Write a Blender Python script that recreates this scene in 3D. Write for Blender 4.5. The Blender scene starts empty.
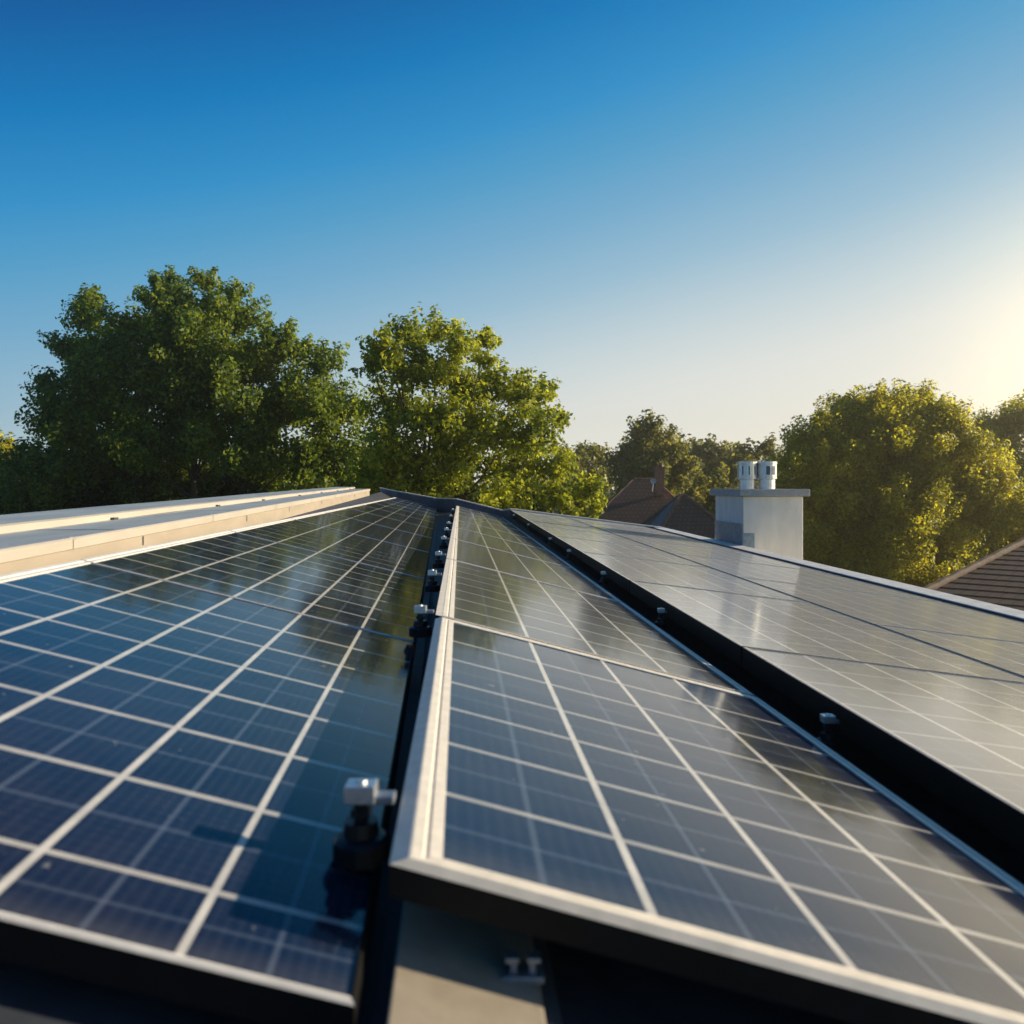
import bpy, bmesh, math, random
import numpy as np
from mathutils import Vector, Matrix

# ------------------------------------------------------------------ scene, camera, world, sun, exposure
S = bpy.context.scene
COL = S.collection
CH = 6.8                       # eye height above the garden
F = 800.0                      # focal length in pixels of a 1024 px wide picture
rnd = random.Random(7)
R = math.radians

cam = bpy.data.cameras.new('camera')
cam_o = bpy.data.objects.new('camera', cam); COL.objects.link(cam_o)
cam_o.location = (0, 0, CH); cam_o.rotation_euler = (R(90), 0, 0)
cam.sensor_width = 36; cam.lens = 36 * F / 1024
cam.shift_y = -25 / 1024
cam.clip_start = 0.05; cam.clip_end = 3000
cam.dof.use_dof = True; cam.dof.focus_distance = 7.0; cam.dof.aperture_fstop = 3.6
S.camera = cam_o

SUN_AZ, SUN_EL = R(86), R(16)
SUN_DIR = Vector((math.sin(SUN_AZ) * math.cos(SUN_EL), math.cos(SUN_AZ) * math.cos(SUN_EL), math.sin(SUN_EL)))
W = bpy.data.worlds.new('World'); S.world = W; W.use_nodes = True
wn, wl = W.node_tree.nodes, W.node_tree.links
bg = wn['Background']; bg.inputs[1].default_value = 0.10
sky = wn.new('ShaderNodeTexSky'); sky.sky_type = 'NISHITA'; sky.sun_disc = False
sky.sun_elevation = SUN_EL; sky.sun_rotation = SUN_AZ
sky.air_density = 1.0; sky.dust_density = 0.55; sky.ozone_density = 2.2; sky.altitude = 0
# evening sky: the physical sky blended with a clear-sky gradient that pales towards the sun's side
tc = wn.new('ShaderNodeTexCoord')
dt = wn.new('ShaderNodeVectorMath'); dt.operation = 'DOT_PRODUCT'; dt.inputs[1].default_value = (-.235, -.085, 1.0)
wl.new(tc.outputs['Generated'], dt.inputs[0])
mr = wn.new('ShaderNodeMapRange'); mr.inputs[1].default_value = -.3; mr.inputs[2].default_value = 1.1
wl.new(dt.outputs['Value'], mr.inputs[0])
rp = wn.new('ShaderNodeValToRGB'); wl.new(mr.outputs[0], rp.inputs[0])
stops = [(-.25, (1.0, .93, .76)), (-.10, (.98, .94, .83)), (0, (.82, .84, .81)), (.06, (.62, .73, .77)), (.14, (.35, .56, .71)), (.21, (.20, .45, .67)),
         (.28, (.09, .37, .64)), (.34, (.028, .30, .63)), (.42, (.0, .205, .53)), (.50, (.0, .115, .38)), (.70, (.0, .07, .23)), (1.05, (.003, .055, .18))]
el_ = rp.color_ramp.elements
while len(el_) < len(stops): el_.new(.5)
for e_, (t_, c_) in zip(el_, stops): e_.position = (t_ + .3) / 1.4; e_.color = (*c_, 1)
ga = wn.new('ShaderNodeVectorMath'); ga.operation = 'SCALE'; ga.inputs['Scale'].default_value = 5.85
gb = wn.new('ShaderNodeVectorMath'); gb.operation = 'SCALE'; gb.inputs['Scale'].default_value = .05
ad = wn.new('ShaderNodeVectorMath'); ad.operation = 'ADD'
wl.new(rp.outputs[0], ga.inputs[0]); wl.new(sky.outputs[0], gb.inputs[0]); wl.new(ga.outputs[0], ad.inputs[0]); wl.new(gb.outputs[0], ad.inputs[1])
# the pale glow low on the sun's side
gd = wn.new('ShaderNodeVectorMath'); gd.operation = 'DOT_PRODUCT'; gd.inputs[1].default_value = (math.sin(R(41)) * math.cos(R(6)), math.cos(R(41)) * math.cos(R(6)), math.sin(R(6)))
wl.new(tc.outputs['Generated'], gd.inputs[0])
gp = wn.new('ShaderNodeMath'); gp.operation = 'POWER'; gp.inputs[1].default_value = 70; gp.use_clamp = False
gx = wn.new('ShaderNodeMath'); gx.operation = 'MAXIMUM'; gx.inputs[1].default_value = 0.0
wl.new(gd.outputs['Value'], gx.inputs[0]); wl.new(gx.outputs[0], gp.inputs[0])
gc = wn.new('ShaderNodeVectorMath'); gc.operation = 'SCALE'; gc.inputs[0].default_value = (4.6, 3.4, 1.3); wl.new(gp.outputs[0], gc.inputs['Scale'])
a2 = wn.new('ShaderNodeVectorMath'); a2.operation = 'ADD'; wl.new(ad.outputs[0], a2.inputs[0]); wl.new(gc.outputs[0], a2.inputs[1])
wl.new(a2.outputs[0], bg.inputs[0])

sl = bpy.data.lights.new('sun', 'SUN'); sl.energy = 5.0; sl.angle = R(0.5); sl.color = (1.0, 0.86, 0.64)
so = bpy.data.objects.new('sun', sl); COL.objects.link(so)
so.rotation_euler = (-SUN_DIR).to_track_quat('-Z', 'Y').to_euler()
so.location = (20, 10, 30)
S.view_settings.view_transform = 'Standard'; S.view_settings.look = 'None'
S.view_settings.gamma = 1; S.view_settings.use_curve_mapping = False
S.view_settings.exposure = 0.62
S.render.engine = 'CYCLES'
S.cycles.max_bounces = 8; S.cycles.transparent_max_bounces = 8
S.cycles.use_denoising = True
S.cycles.sample_clamp_indirect = 6

# ------------------------------------------------------------------ helpers
def pxw(px, py, Z):
    """A point at depth Z that was measured at a picture position."""
    return Vector(((px - 512) / F * Z, Z, CH + (487 - py) / F * Z))

class MB:
    def __init__(self): self.v = []; self.f = []; self.m = []; self.uv = []
    def quad(self, pts, m=0, uv=None):
        b = len(self.v); self.v += [tuple(p) for p in pts]
        self.f.append(tuple(range(b, b + len(pts)))); self.m.append(m)
        self.uv.append(uv or [(0, 0)] * len(pts))
    def box8(self, p, m=0):
        """p: eight points, bottom ring then top ring, counter-clockwise from above."""
        b = len(self.v); self.v += [tuple(q) for q in p]
        for q in ((3, 2, 1, 0), (4, 5, 6, 7), (0, 1, 5, 4), (1, 2, 6, 5), (2, 3, 7, 6), (3, 0, 4, 7)):
            self.f.append(tuple(b + i for i in q)); self.m.append(m); self.uv.append([(0, 0)] * 4)
    def box(self, c, s, m=0, M=None):
        x, y, z = s[0] / 2, s[1] / 2, s[2] / 2
        p = [Vector(q) for q in ((-x, -y, -z), (x, -y, -z), (x, y, -z), (-x, y, -z), (-x, -y, z), (x, -y, z), (x, y, z), (-x, y, z))]
        if M is not None: p = [M @ q for q in p]
        c = Vector(c); self.box8([c + q for q in p], m)
    def tube(self, pts, radii, n=8, m=0, caps=True):
        rings = []
        for i, p in enumerate(pts):
            p = Vector(p)
            d = (Vector(pts[min(i + 1, len(pts) - 1)]) - Vector(pts[max(i - 1, 0)])).normalized()
            a = d.orthogonal().normalized() if abs(d.z) < .9 else Vector((1, 0, 0)); a = (a - d * a.dot(d)).normalized()
            c = d.cross(a)
            b = len(self.v)
            for k in range(n):
                t = 2 * math.pi * k / n
                self.v.append(tuple(p + (a * math.cos(t) + c * math.sin(t)) * radii[i]))
            rings.append(b)
        for i in range(len(rings) - 1):
            for k in range(n):
                k2 = (k + 1) % n
                self.f.append((rings[i] + k, rings[i] + k2, rings[i + 1] + k2, rings[i + 1] + k)); self.m.append(m); self.uv.append([(0, 0)] * 4)
        if caps:
            self.f.append(tuple(rings[0] + k for k in reversed(range(n)))); self.m.append(m); self.uv.append([(0, 0)] * n)
            self.f.append(tuple(rings[-1] + k for k in range(n))); self.m.append(m); self.uv.append([(0, 0)] * n)
    def build(self, name, mats, parent=None, smooth=False, bevel=0, origin=None):
        me = bpy.data.meshes.new(name)
        o0 = Vector(origin) if origin is not None else Vector((0, 0, 0))
        me.from_pydata([tuple(Vector(v) - o0) for v in self.v], [], self.f); me.update()
        if not isinstance(mats, (list, tuple)): mats = [mats]
        for m in mats: me.materials.append(m)
        for p, k in zip(me.polygons, self.m): p.material_index = k; p.use_smooth = smooth
        ul = me.uv_layers.new(name='UVMap'); i = 0
        for u in self.uv:
            for c in u: ul.data[i].uv = c; i += 1
        bm = bmesh.new(); bm.from_mesh(me); bmesh.ops.recalc_face_normals(bm, faces=bm.faces); bm.to_mesh(me); bm.free()
        o = bpy.data.objects.new(name, me); COL.objects.link(o); o.location = o0
        if parent is not None:
            o.parent = parent; o.location = o0 - parent.location if origin is not None else -Vector(parent.location)
        if bevel:
            bv = o.modifiers.new('bevel', 'BEVEL'); bv.width = bevel; bv.segments = 2; bv.limit_method = 'ANGLE'; bv.angle_limit = R(40)
        return o

def empty(name, loc, label, cat, group=None):
    o = bpy.data.objects.new(name, None); COL.objects.link(o); o.location = loc; o.empty_display_size = .1
    return tag(o, label, cat, group)
def tag(o, label=None, cat=None, group=None, kind=None):
    if label: o['label'] = label
    if cat: o['category'] = cat
    if group: o['group'] = group
    if kind: o['kind'] = kind
    return o

class Mat:
    def __init__(self, name):
        self.m = bpy.data.materials.new(name); self.m.use_nodes = True
        self.nt = self.m.node_tree; self.n = self.nt.nodes; self.l = self.nt.links
        self.p = self.n['Principled BSDF']; self.out = self.n['Material Output']
    def node(self, t, **kw):
        n = self.n.new(t)
        for k, v in kw.items():
            if k.startswith('i_'):
                key = k[2:]; key = int(key) if key.isdigit() else key.replace('_', ' ')
                n.inputs[key].default_value = v
            else: setattr(n, k, v)
        return n
    def link(self, a, b): self.l.new(a, b)
    def math(self, op, a, b=None, c=None):
        n = self.node('ShaderNodeMath', operation=op)
        for i, x in enumerate((a, b, c)):
            if x is None: continue
            if isinstance(x, (int, float)): n.inputs[i].default_value = x
            else: self.link(x, n.inputs[i])
        return n.outputs[0]
    def mix(self, fac, a, b):
        n = self.node('ShaderNodeMix', data_type='RGBA')
        for i, x in ((0, fac), (6, a), (7, b)):
            if isinstance(x, (int, float)): n.inputs[i].default_value = x
            elif isinstance(x, tuple): n.inputs[i].default_value = x if len(x) == 4 else (*x, 1)
            else: self.link(x, n.inputs[i])
        return n.outputs[2]
    def noise(self, scale, detail=4, rough=.55, vec=None, stretch=None):
        n = self.node('ShaderNodeTexNoise'); n.inputs['Scale'].default_value = scale
        n.inputs['Detail'].default_value = detail; n.inputs['Roughness'].default_value = rough
        if vec is None:
            vec = self.node('ShaderNodeTexCoord').outputs['Object']
        if stretch:
            mp = self.node('ShaderNodeMapping'); mp.inputs['Scale'].default_value = stretch
            self.link(vec, mp.inputs[0]); vec = mp.outputs[0]
        self.link(vec, n.inputs['Vector']); return n.outputs[0]
    def ramp(self, fac, stops):
        n = self.node('ShaderNodeValToRGB'); e = n.color_ramp.elements
        while len(e) < len(stops): e.new(.5)
        for k, (p, c) in enumerate(stops):
            e[k].position = p; e[k].color = (*c, 1) if len(c) == 3 else c
        self.link(fac, n.inputs[0]); return n.outputs[0]
    def bump(self, h, strength=.3, dist=.01):
        b = self.node('ShaderNodeBump'); b.inputs['Strength'].default_value = strength; b.inputs['Distance'].default_value = dist
        self.link(h, b.inputs['Height']); self.link(b.outputs[0], self.p.inputs['Normal'])
    def base(self, c): self.link(c, self.p.inputs['Base Color'])

def simple(name, c, rough=.5, metal=0, var=.25, scale=12, bump=.15, spec=.5, stretch=None):
    k = Mat(name); n = k.noise(scale, 6, .6, stretch=stretch)
    lo = tuple(x * (1 - var) for x in c); hi = tuple(min(1, x * (1 + var)) for x in c)
    k.base(k.ramp(n, [(.3, lo), (.7, hi)]))
    k.p.inputs['Roughness'].default_value = rough; k.p.inputs['Metallic'].default_value = metal
    k.p.inputs['Specular IOR Level'].default_value = spec
    if bump: k.bump(n, bump, .004)
    return k.m

# ------------------------------------------------------------------ materials
def cell_material(name, strong, col_a, col_b, glare_film=.1, ior=1.5, line_u=.019, line_v=.024, lines=(.64, .61, .55), rough=.09):
    k = Mat(name)
    uv = k.node('ShaderNodeUVMap').outputs[0]
    sep = k.node('ShaderNodeSeparateXYZ'); k.link(uv, sep.inputs[0])
    u, v = sep.outputs[0], sep.outputs[1]
    def line(x, w, soft=.012):
        d = k.math('ABSOLUTE', k.math('SUBTRACT', k.math('FRACT', k.math('ADD', x, .5)), .5))
        return k.math('SUBTRACT', 1, k.math('SMOOTHSTEP', d, w, w + soft)) if False else ss(d, w, w + soft)
    def ss(d, a, b):
        n = k.node('ShaderNodeMapRange', interpolation_type='SMOOTHSTEP'); k.link(d, n.inputs[0])
        n.inputs[1].default_value = a; n.inputs[2].default_value = b; n.inputs[3].default_value = 1; n.inputs[4].default_value = 0
        return n.outputs[0]
    Lu = line(u, line_u); Lv = line(v, line_v)
    hu = line(k.math('ADD', u, .5), .008, .02); hv = line(k.math('ADD', v, .5), .010, .03)
    fu = line(k.math('MULTIPLY', u, 12), .06, .22); fv = line(k.math('MULTIPLY', v, 12), .06, .22)
    # cell to cell variation
    fl = k.node('ShaderNodeVectorMath', operation='FLOOR'); k.link(uv, fl.inputs[0])
    wnz = k.node('ShaderNodeTexWhiteNoise', noise_dimensions='3D'); 
    oi = k.node('ShaderNodeObjectInfo')
    addv = k.node('ShaderNodeVectorMath', operation='ADD'); k.link(fl.outputs[0], addv.inputs[0]); k.link(oi.outputs['Random'], addv.inputs[1])
    k.link(addv.outputs[0], wnz.inputs['Vector'])
    cell = k.mix(wnz.outputs[0], col_a, col_b)
    mott = k.noise(3.5, 5, .6, vec=uv)
    cell = k.mix(k.math('MULTIPLY', k.ramp(mott, [(.45, (0, 0, 0)), (.75, (1, 1, 1))]), .35), cell, (.030, .026, .040))
    grain = k.noise(60, 3, .7, vec=uv, stretch=(1, .25, 1))
    cell = k.mix(k.math('MULTIPLY', grain, .25), cell, tuple(c * 2.0 for c in col_b))
    cell = k.mix(k.math('MULTIPLY', fu, .05), cell, (.16, .18, .22))
    cell = k.mix(k.math('MULTIPLY', fv, .03), cell, (.16, .18, .22))
    cell = k.mix(k.math('MULTIPLY', hu, .30), cell, (.16, .20, .27))
    cell = k.mix(k.math('MULTIPLY', hv, .22), cell, (.16, .20, .27))
    wear = k.ramp(k.noise(2.3, 4, .7, vec=uv), [(.3, (.7, .7, .7)), (.65, (1, 1, 1))])
    tot = k.math('MULTIPLY', k.math('MAXIMUM', k.math('MULTIPLY', Lu, 1.0), k.math('MULTIPLY', Lv, strong)), wear)
    c = k.mix(tot, cell, lines)
    # dust on the glass
    obj = k.node('ShaderNodeTexCoord').outputs['Object']
    d1 = k.noise(1.6, 6, .65, vec=obj); d2 = k.noise(140, 2, .6, vec=obj)
    dust = k.math('MULTIPLY', k.ramp(d1, [(.35, (0, 0, 0)), (.8, (1, 1, 1))]), k.math('MULTIPLY', d2, .12))
    c = k.mix(dust, c, (.35, .33, .30))
    low = k.node('ShaderNodeMapRange', interpolation_type='SMOOTHSTEP'); k.link(v, low.inputs[0])
    low.inputs[1].default_value = .04; low.inputs[2].default_value = .42; low.inputs[3].default_value = .22; low.inputs[4].default_value = 0
    c = k.mix(k.math('MULTIPLY', low.outputs[0], k.noise(14, 5, .7, vec=obj)), c, (.34, .31, .26))
    sp = k.ramp(k.noise(38, 2, .5, vec=obj), [(.735, (0, 0, 0)), (.76, (1, 1, 1))])
    c = k.mix(k.math('MULTIPLY', sp, .30), c, (.45, .44, .40))
    k.base(c)
    p = k.p
    p.inputs['Sheen Weight'].default_value = glare_film; p.inputs['Sheen Roughness'].default_value = .35; p.inputs['Sheen Tint'].default_value = (.95, .96, 1, 1)
    p.inputs['Roughness'].default_value = .35; p.inputs['Specular IOR Level'].default_value = 0
    p.inputs['Coat Weight'].default_value = 1.0; p.inputs['Coat IOR'].default_value = ior
    k.link(k.math('ADD', k.math('MULTIPLY', d1, .09), rough - .045), p.inputs['Coat Roughness'])
    b = k.node('ShaderNodeBump'); b.inputs['Strength'].default_value = .06; b.inputs['Distance'].default_value = .01
    k.link(k.noise(5, 3, .5, vec=obj), b.inputs['Height']); k.link(b.outputs[0], p.inputs['Coat Normal'])
    return k.m

M_CELL_L = cell_material('cells_ridge_row', .72, (.003, .008, .024), (.005, .012, .034), glare_film=0, ior=1.36)
M_CELL_C = cell_material('cells_middle_row', .62, (.004, .010, .030), (.006, .014, .042), glare_film=0, ior=1.37)
M_CELL_CF = cell_material('cells_middle_row_far', .62, (.014, .016, .020), (.018, .020, .026), glare_film=.10, ior=1.55, rough=.12)  # paler copy of the middle cells: dust plus sky glare put into the colour
M_CELL_R = cell_material('cells_outer_rows', .50, (.050, .049, .050), (.058, .056, .056), glare_film=.26, rough=.13, ior=1.60, lines=(.72, .68, .62), line_u=.015, line_v=.016)  # greyed base and strong sheen: dusty glass with painted-in sky glare
M_RIM = simple('rim_aluminium', (.80, .72, .60), .45, 0.0, .12, 30, .1)
M_RIMW = simple('rim_white', (.74, .70, .64), .45, 0.0, .12, 30, .1)
M_BLACK = simple('black_anodised', (.006, .006, .006), .55, 0, .3, 40, .1, spec=.2)
M_DECK = simple('roof_membrane', (.040, .047, .060), .6, 0, .4, 9, .3)
M_STEEL = simple('clamp_steel', (.72, .71, .69), .32, .85, .12, 60, .1)
M_STEELD = simple('arm_steel', (.30, .32, .35), .4, .7, .12, 60, .1)
M_DARKST = simple('black_steel', (.010, .011, .013), .4, .2, .3, 60, .1)
M_BEAM = simple('painted_rail', (.33, .28, .21), .5, 0, .12, 25, .15)
M_BEAMD = simple('rail_flange', (.10, .11, .12), .5, .2, .2, 25, .15)
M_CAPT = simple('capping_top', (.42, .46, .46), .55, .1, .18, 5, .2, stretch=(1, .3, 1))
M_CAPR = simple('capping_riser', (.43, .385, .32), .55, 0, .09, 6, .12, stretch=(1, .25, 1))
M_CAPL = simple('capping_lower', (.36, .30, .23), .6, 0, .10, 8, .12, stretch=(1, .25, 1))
M_CAPD = simple('capping_seam', (.05, .05, .05), .8)
M_TRIM = simple('edge_trim', (.78, .74, .67), .5, 0, .15, 6, .15)
M_UPST = simple('upstand_inner', (.10, .12, .14), .5, .1, .25, 6, .2)
M_RENDER = simple('chimney_render', (.88, .82, .73), .9, 0, .10, 9, .35, stretch=(1, 1, .3))
M_SLAB = simple('chimney_slab', (.42, .41, .40), .85, 0, .2, 22, .4)
M_LEAD = simple('lead_flashing', (.30, .36, .40), .5, .3, .3, 14, .3)
M_VALLEY = simple('weathered_zinc', (.15, .16, .16), .7, .1, .3, 4, .2)
M_COWL = simple('galvanised_cowl', (.66, .66, .64), .34, .8, .15, 18, .1)
M_COWLD = simple('cowl_opening', (.10, .12, .15), .6, .2, .2, 18, .1)
M_WALL = simple('house_wall', (.46, .42, .36), .9, 0, .1, 4, .2)
M_BARK = simple('bark', (.050, .038, .028), .95, 0, .4, 9, .6, stretch=(1, 1, .2))
M_GRASS = simple('lawn', (.05, .085, .025), .95, 0, .4, 2, .3)
M_GLASSW = simple('window_glass', (.03, .035, .04), .08, 0, .2, 4, 0)
M_WFRAME = simple('window_frame', (.65, .63, .58), .5, 0, .1, 8, .1)

def tile_material(name, a, b, sc_u, sc_v):
    k = Mat(name)
    uv = k.node('ShaderNodeUVMap').outputs[0]
    br = k.node('ShaderNodeTexBrick'); k.link(uv, br.inputs['Vector'])
    br.inputs['Scale'].default_value = 1; br.inputs['Brick Width'].default_value = sc_u; br.inputs['Row Height'].default_value = sc_v
    br.inputs['Mortar Size'].default_value = .018; br.inputs['Mortar Smooth'].default_value = .2
    br.inputs['Color1'].default_value = (*a, 1); br.inputs['Color2'].default_value = (*b, 1); br.inputs['Mortar'].default_value = (.012, .010, .009, 1)
    n = k.noise(1.4, 5, .65); c = k.mix(k.math('MULTIPLY', n, .55), br.outputs[0], (.055, .045, .035))
    k.base(c); k.p.inputs['Roughness'].default_value = .85
    k.bump(br.outputs[1], -.8, .03)
    return k.m
M_TILE_A = tile_material('red_clay_tile', (.20, .105, .078), (.145, .078, .060), .26, .30)
M_TILE_B = tile_material('brown_clay_tile', (.135, .066, .038), (.095, .050, .031), .30, .34)
M_BRICK = simple('chimney_brick', (.34, .15, .10), .9, 0, .35, 6, .4)
M_RIDGE = simple('ridge_tile', (.19, .105, .075), .85, 0, .3, 5, .3)
M_RIDGEB = simple('hip_tile', (.11, .075, .055), .85, 0, .3, 5, .3)

def leaf_material(name, dark, light, trans=.42, tcol=None):
    k = Mat(name)
    g = k.node('ShaderNodeNewGeometry')
    obj = k.node('ShaderNodeTexCoord').outputs['Object']
    clump = k.noise(.55, 3, .5, vec=obj)
    f = k.math('ADD', k.math('MULTIPLY', g.outputs['Random Per Island'], .55), k.math('MULTIPLY', clump, .6))
    c = k.ramp(f, [(.25, dark), (.85, light)])
    k.base(c); k.p.inputs['Roughness'].default_value = .48; k.p.inputs['Specular IOR Level'].default_value = .35
    t = k.node('ShaderNodeBsdfTranslucent')
    tc = k.ramp(f, [(.25, tuple(x * 1.6 for x in dark)), (.85, tcol or tuple(min(1, x * 2.0) for x in light))])
    k.link(tc, t.inputs[0])
    mx = k.node('ShaderNodeMixShader'); mx.inputs[0].default_value = trans
    k.link(k.p.outputs[0], mx.inputs[1]); k.link(t.outputs[0], mx.inputs[2]); k.link(mx.outputs[0], k.out.inputs[0])
    return k.m
M_LEAF_DK = leaf_material('leaves_deep_green', (.034, .076, .010), (.18, .24, .024), .48, (.55, .60, .035))
M_LEAF_YL = leaf_material('leaves_yellow_green', (.10, .145, .010), (.30, .33, .018), .50, (.78, .75, .05))
M_LEAF_GD = leaf_material('leaves_olive_green', (.14, .16, .012), (.42, .39, .022), .56, (1.0, .86, .05))
M_LEAF_FAR = leaf_material('leaves_far', (.065, .085, .018), (.20, .21, .040), .48, (.55, .48, .07))
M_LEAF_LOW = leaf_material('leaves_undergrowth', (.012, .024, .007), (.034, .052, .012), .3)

# ------------------------------------------------------------------ panel planes
class Arr:
    def __init__(s, vpx, vpy, hv, sl, q=0.0): s.a = (vpx - 512) / F; s.b = (487 - vpy) / F; s.hv = hv; s.s = sl; s.q = q
    def P(s, x, L, n=0.0): return Vector((s.a * L + x, L + s.q * x, CH + s.b * L - s.hv - s.s * x + n))
    def L(s, v): return v * F * s.hv
AL = Arr(440, 488.5, .55, .245)
AC = Arr(460, 487, .45, .245, -.05)
AR = Arr(460, 480, .515, .12, -.06)

# ------------------------------------------------------------------ the roof and its house
def line_pt(A, x, n): return lambda L: A.P(x, L, n)
PD = Arr(430, 479, .55, .245)        # direction of the ridge steps: climbs a touch and drifts from the panels
def cap(x, z): return lambda L: Vector((PD.a * L + x, L, CH + PD.b * L + z))
LN, LF = -5.0, 28.0
deck_lines = [(cap(-1.36, -.36), 22.6), (line_pt(AL, -1.25, -.085), 22.6), (line_pt(AL, -.06, -.085), 22.0), (line_pt(AC, -.10, -.17), 19.6), (line_pt(AC, 1.02, -.12), 19.0), (line_pt(AR, 1.15, -.19), 17.9), (line_pt(AR, 4.33, -.12), 17.5)]
house = empty('building', (1.5, 12, 0), 'house whose low sloping roof carries the rows of solar panels', 'house')
mb = MB(); grid = []
NS = 14
for fn, Lf in deck_lines:
    grid.append([fn(LN + (Lf - LN) * t / NS) for t in range(NS + 1)])
for i in range(len(grid) - 1):
    for j in range(NS):
        mb.quad((grid[i][j], grid[i + 1][j], grid[i + 1][j + 1], grid[i][j + 1]))
mb.build('roof_deck', M_DECK, house)
# walls: outline of the roof dropped to the ground
out = [cap(-2.24, -.42)(LN), AC.P(.4, LN, -.3), AR.P(4.32, LN, -.16), AR.P(4.32, 17.5, -.16), AC.P(.4, 19.2, -.3), cap(-2.24, -.42)(22.4)]
for i in range(len(out)):
    a, b = out[i], out[(i + 1) % len(out)]
    m = MB(); m.quad((a, b, Vector((b.x, b.y, 0)), Vector((a.x, a.y, 0))))
    wo = m.build('wall', M_WALL, house)
    sol = wo.modifiers.new('thick', 'SOLIDIFY'); sol.thickness = .2; sol.offset = -1

# ridge steps (profile in x, z measured at the near end, swept along the ridge)
prof_low = [(-1.345, -.476), (-1.345, -.266), (-1.33, -.262), (-1.33, -.225), (-1.337, -.219), (-1.725, -.221)]
prof_up = [(-1.725, -.220), (-1.720, -.189), (-1.735, -.182), (-2.20, -.183), (-2.22, -.195), (-2.23, -.6)]
def sweep(prof, L0, L1, mats_idx, n=16, wob=0.0, seed=0):
    m = MB(); rr = random.Random(seed); rows = []
    for j in range(n + 1):
        L = L0 + (L1 - L0) * j / n; w = rr.uniform(-wob, wob)
        rows.append([cap(x, z + w)(L) for x, z in prof])
    for j in range(n):
        for i in range(len(prof) - 1):
            m.quad((rows[j][i], rows[j + 1][i], rows[j + 1][i + 1], rows[j][i + 1]), mats_idx[i])
    m.quad(rows[-1], mats_idx[0]); m.quad(rows[0], mats_idx[0])
    return m
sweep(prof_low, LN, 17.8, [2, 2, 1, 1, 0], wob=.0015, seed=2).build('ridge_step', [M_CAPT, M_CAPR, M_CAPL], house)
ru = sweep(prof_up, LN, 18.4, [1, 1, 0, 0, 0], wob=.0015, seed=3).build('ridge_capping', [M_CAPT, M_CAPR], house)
# cover strips and open joints between the capping lengths
for L in (1.1, 2.98, 4.9, 6.9, 9.0, 11.2, 13.5, 15.6):
    jm = MB()
    for (x0, z0, x1, z1) in ((-1.3275, -.261, -1.3275, -.225), (-1.3275, -.225, -1.345, -.2165)):
        a, b, c, d = cap(x0, z0)(L), cap(x0, z0)(L + .03), cap(x1, z1)(L + .03), cap(x1, z1)(L)
        jm.quad((a, b, c, d))
    jm.build('joint_cover', M_CAPR, house)
    a = L + .6 + rnd.uniform(-.2, .2)
    jd = MB()
    wj = .010 + .002 * a
    jd.quad((cap(-1.36, -.2170)(a), cap(-1.36, -.2170)(a + wj), cap(-1.70, -.2188)(a + wj), cap(-1.70, -.2188)(a)))
    jd.build('tread_joint', M_CAPD, house)
    jd = MB(); jd.quad((cap(-1.342, -.31)(a + .3), cap(-1.342, -.31)(a + .308 + .001 * a), cap(-1.342, -.2675)(a + .308 + .001 * a), cap(-1.342, -.2675)(a + .3)))
    jd.build('riser_joint', M_CAPD, house)
    e = a + .9
    jd = MB(); jd.box(cap(-1.712, -.215)(e), (.02, .05, .012)); jd.build('fixing_clip', M_CAPD, house)
# upstand along the outer (right) edge and along the far end
m = MB()
xs = [(4.13, -.13), (4.13, -.01), (4.135, -.002), (4.33, .030), (4.35, .01), (4.35, -.4)]
rows = [[AR.P(x, L, z) for x, z in xs] for L in [LN + (17.55 - LN) * t / 20 for t in range(21)]]
for j in range(20):
    for i in range(5): m.quad((rows[j][i], rows[j + 1][i], rows[j + 1][i + 1], rows[j][i + 1]), 1 if i == 0 else 0)  # inner face has its shade put into a darker colour
m.quad(rows[-1]); m.quad(rows[0])
m.build('edge_upstand', [M_TRIM, M_UPST], house)
m = MB()
far_line = [cap(-1.42, -.36)(22.6), AL.P(-1.2, 22.6, .06), AL.P(-.1, 22.0, .14), AC.P(-.10, 19.4, .02), AC.P(1.0, 18.8, .03), AR.P(1.1, 17.5, -.10), AR.P(4.32, 17.2, -.10)]
for a, b in zip(far_line[:-1], far_line[1:]):
    n = Vector((0, .16, 0)); dn = Vector((0, 0, .32)); up = Vector((0, 0, .10))
    m.box8((a - dn, b - dn, b - dn + n, a - dn + n, a + up, b + up, b + up + n, a + up + n), 1)
    up2 = up + Vector((0, 0, .004)); up3 = up2 + Vector((0, 0, .025)); f = Vector((0, -.03, 0))
    m.box8((a + up2 + f, b + up2 + f, b + up2 + n, a + up2 + n, a + up3 + f, b + up3 + f, b + up3 + n, a + up3 + n), 0)
m.build('far_upstand', [M_TRIM, M_UPST], house)

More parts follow.
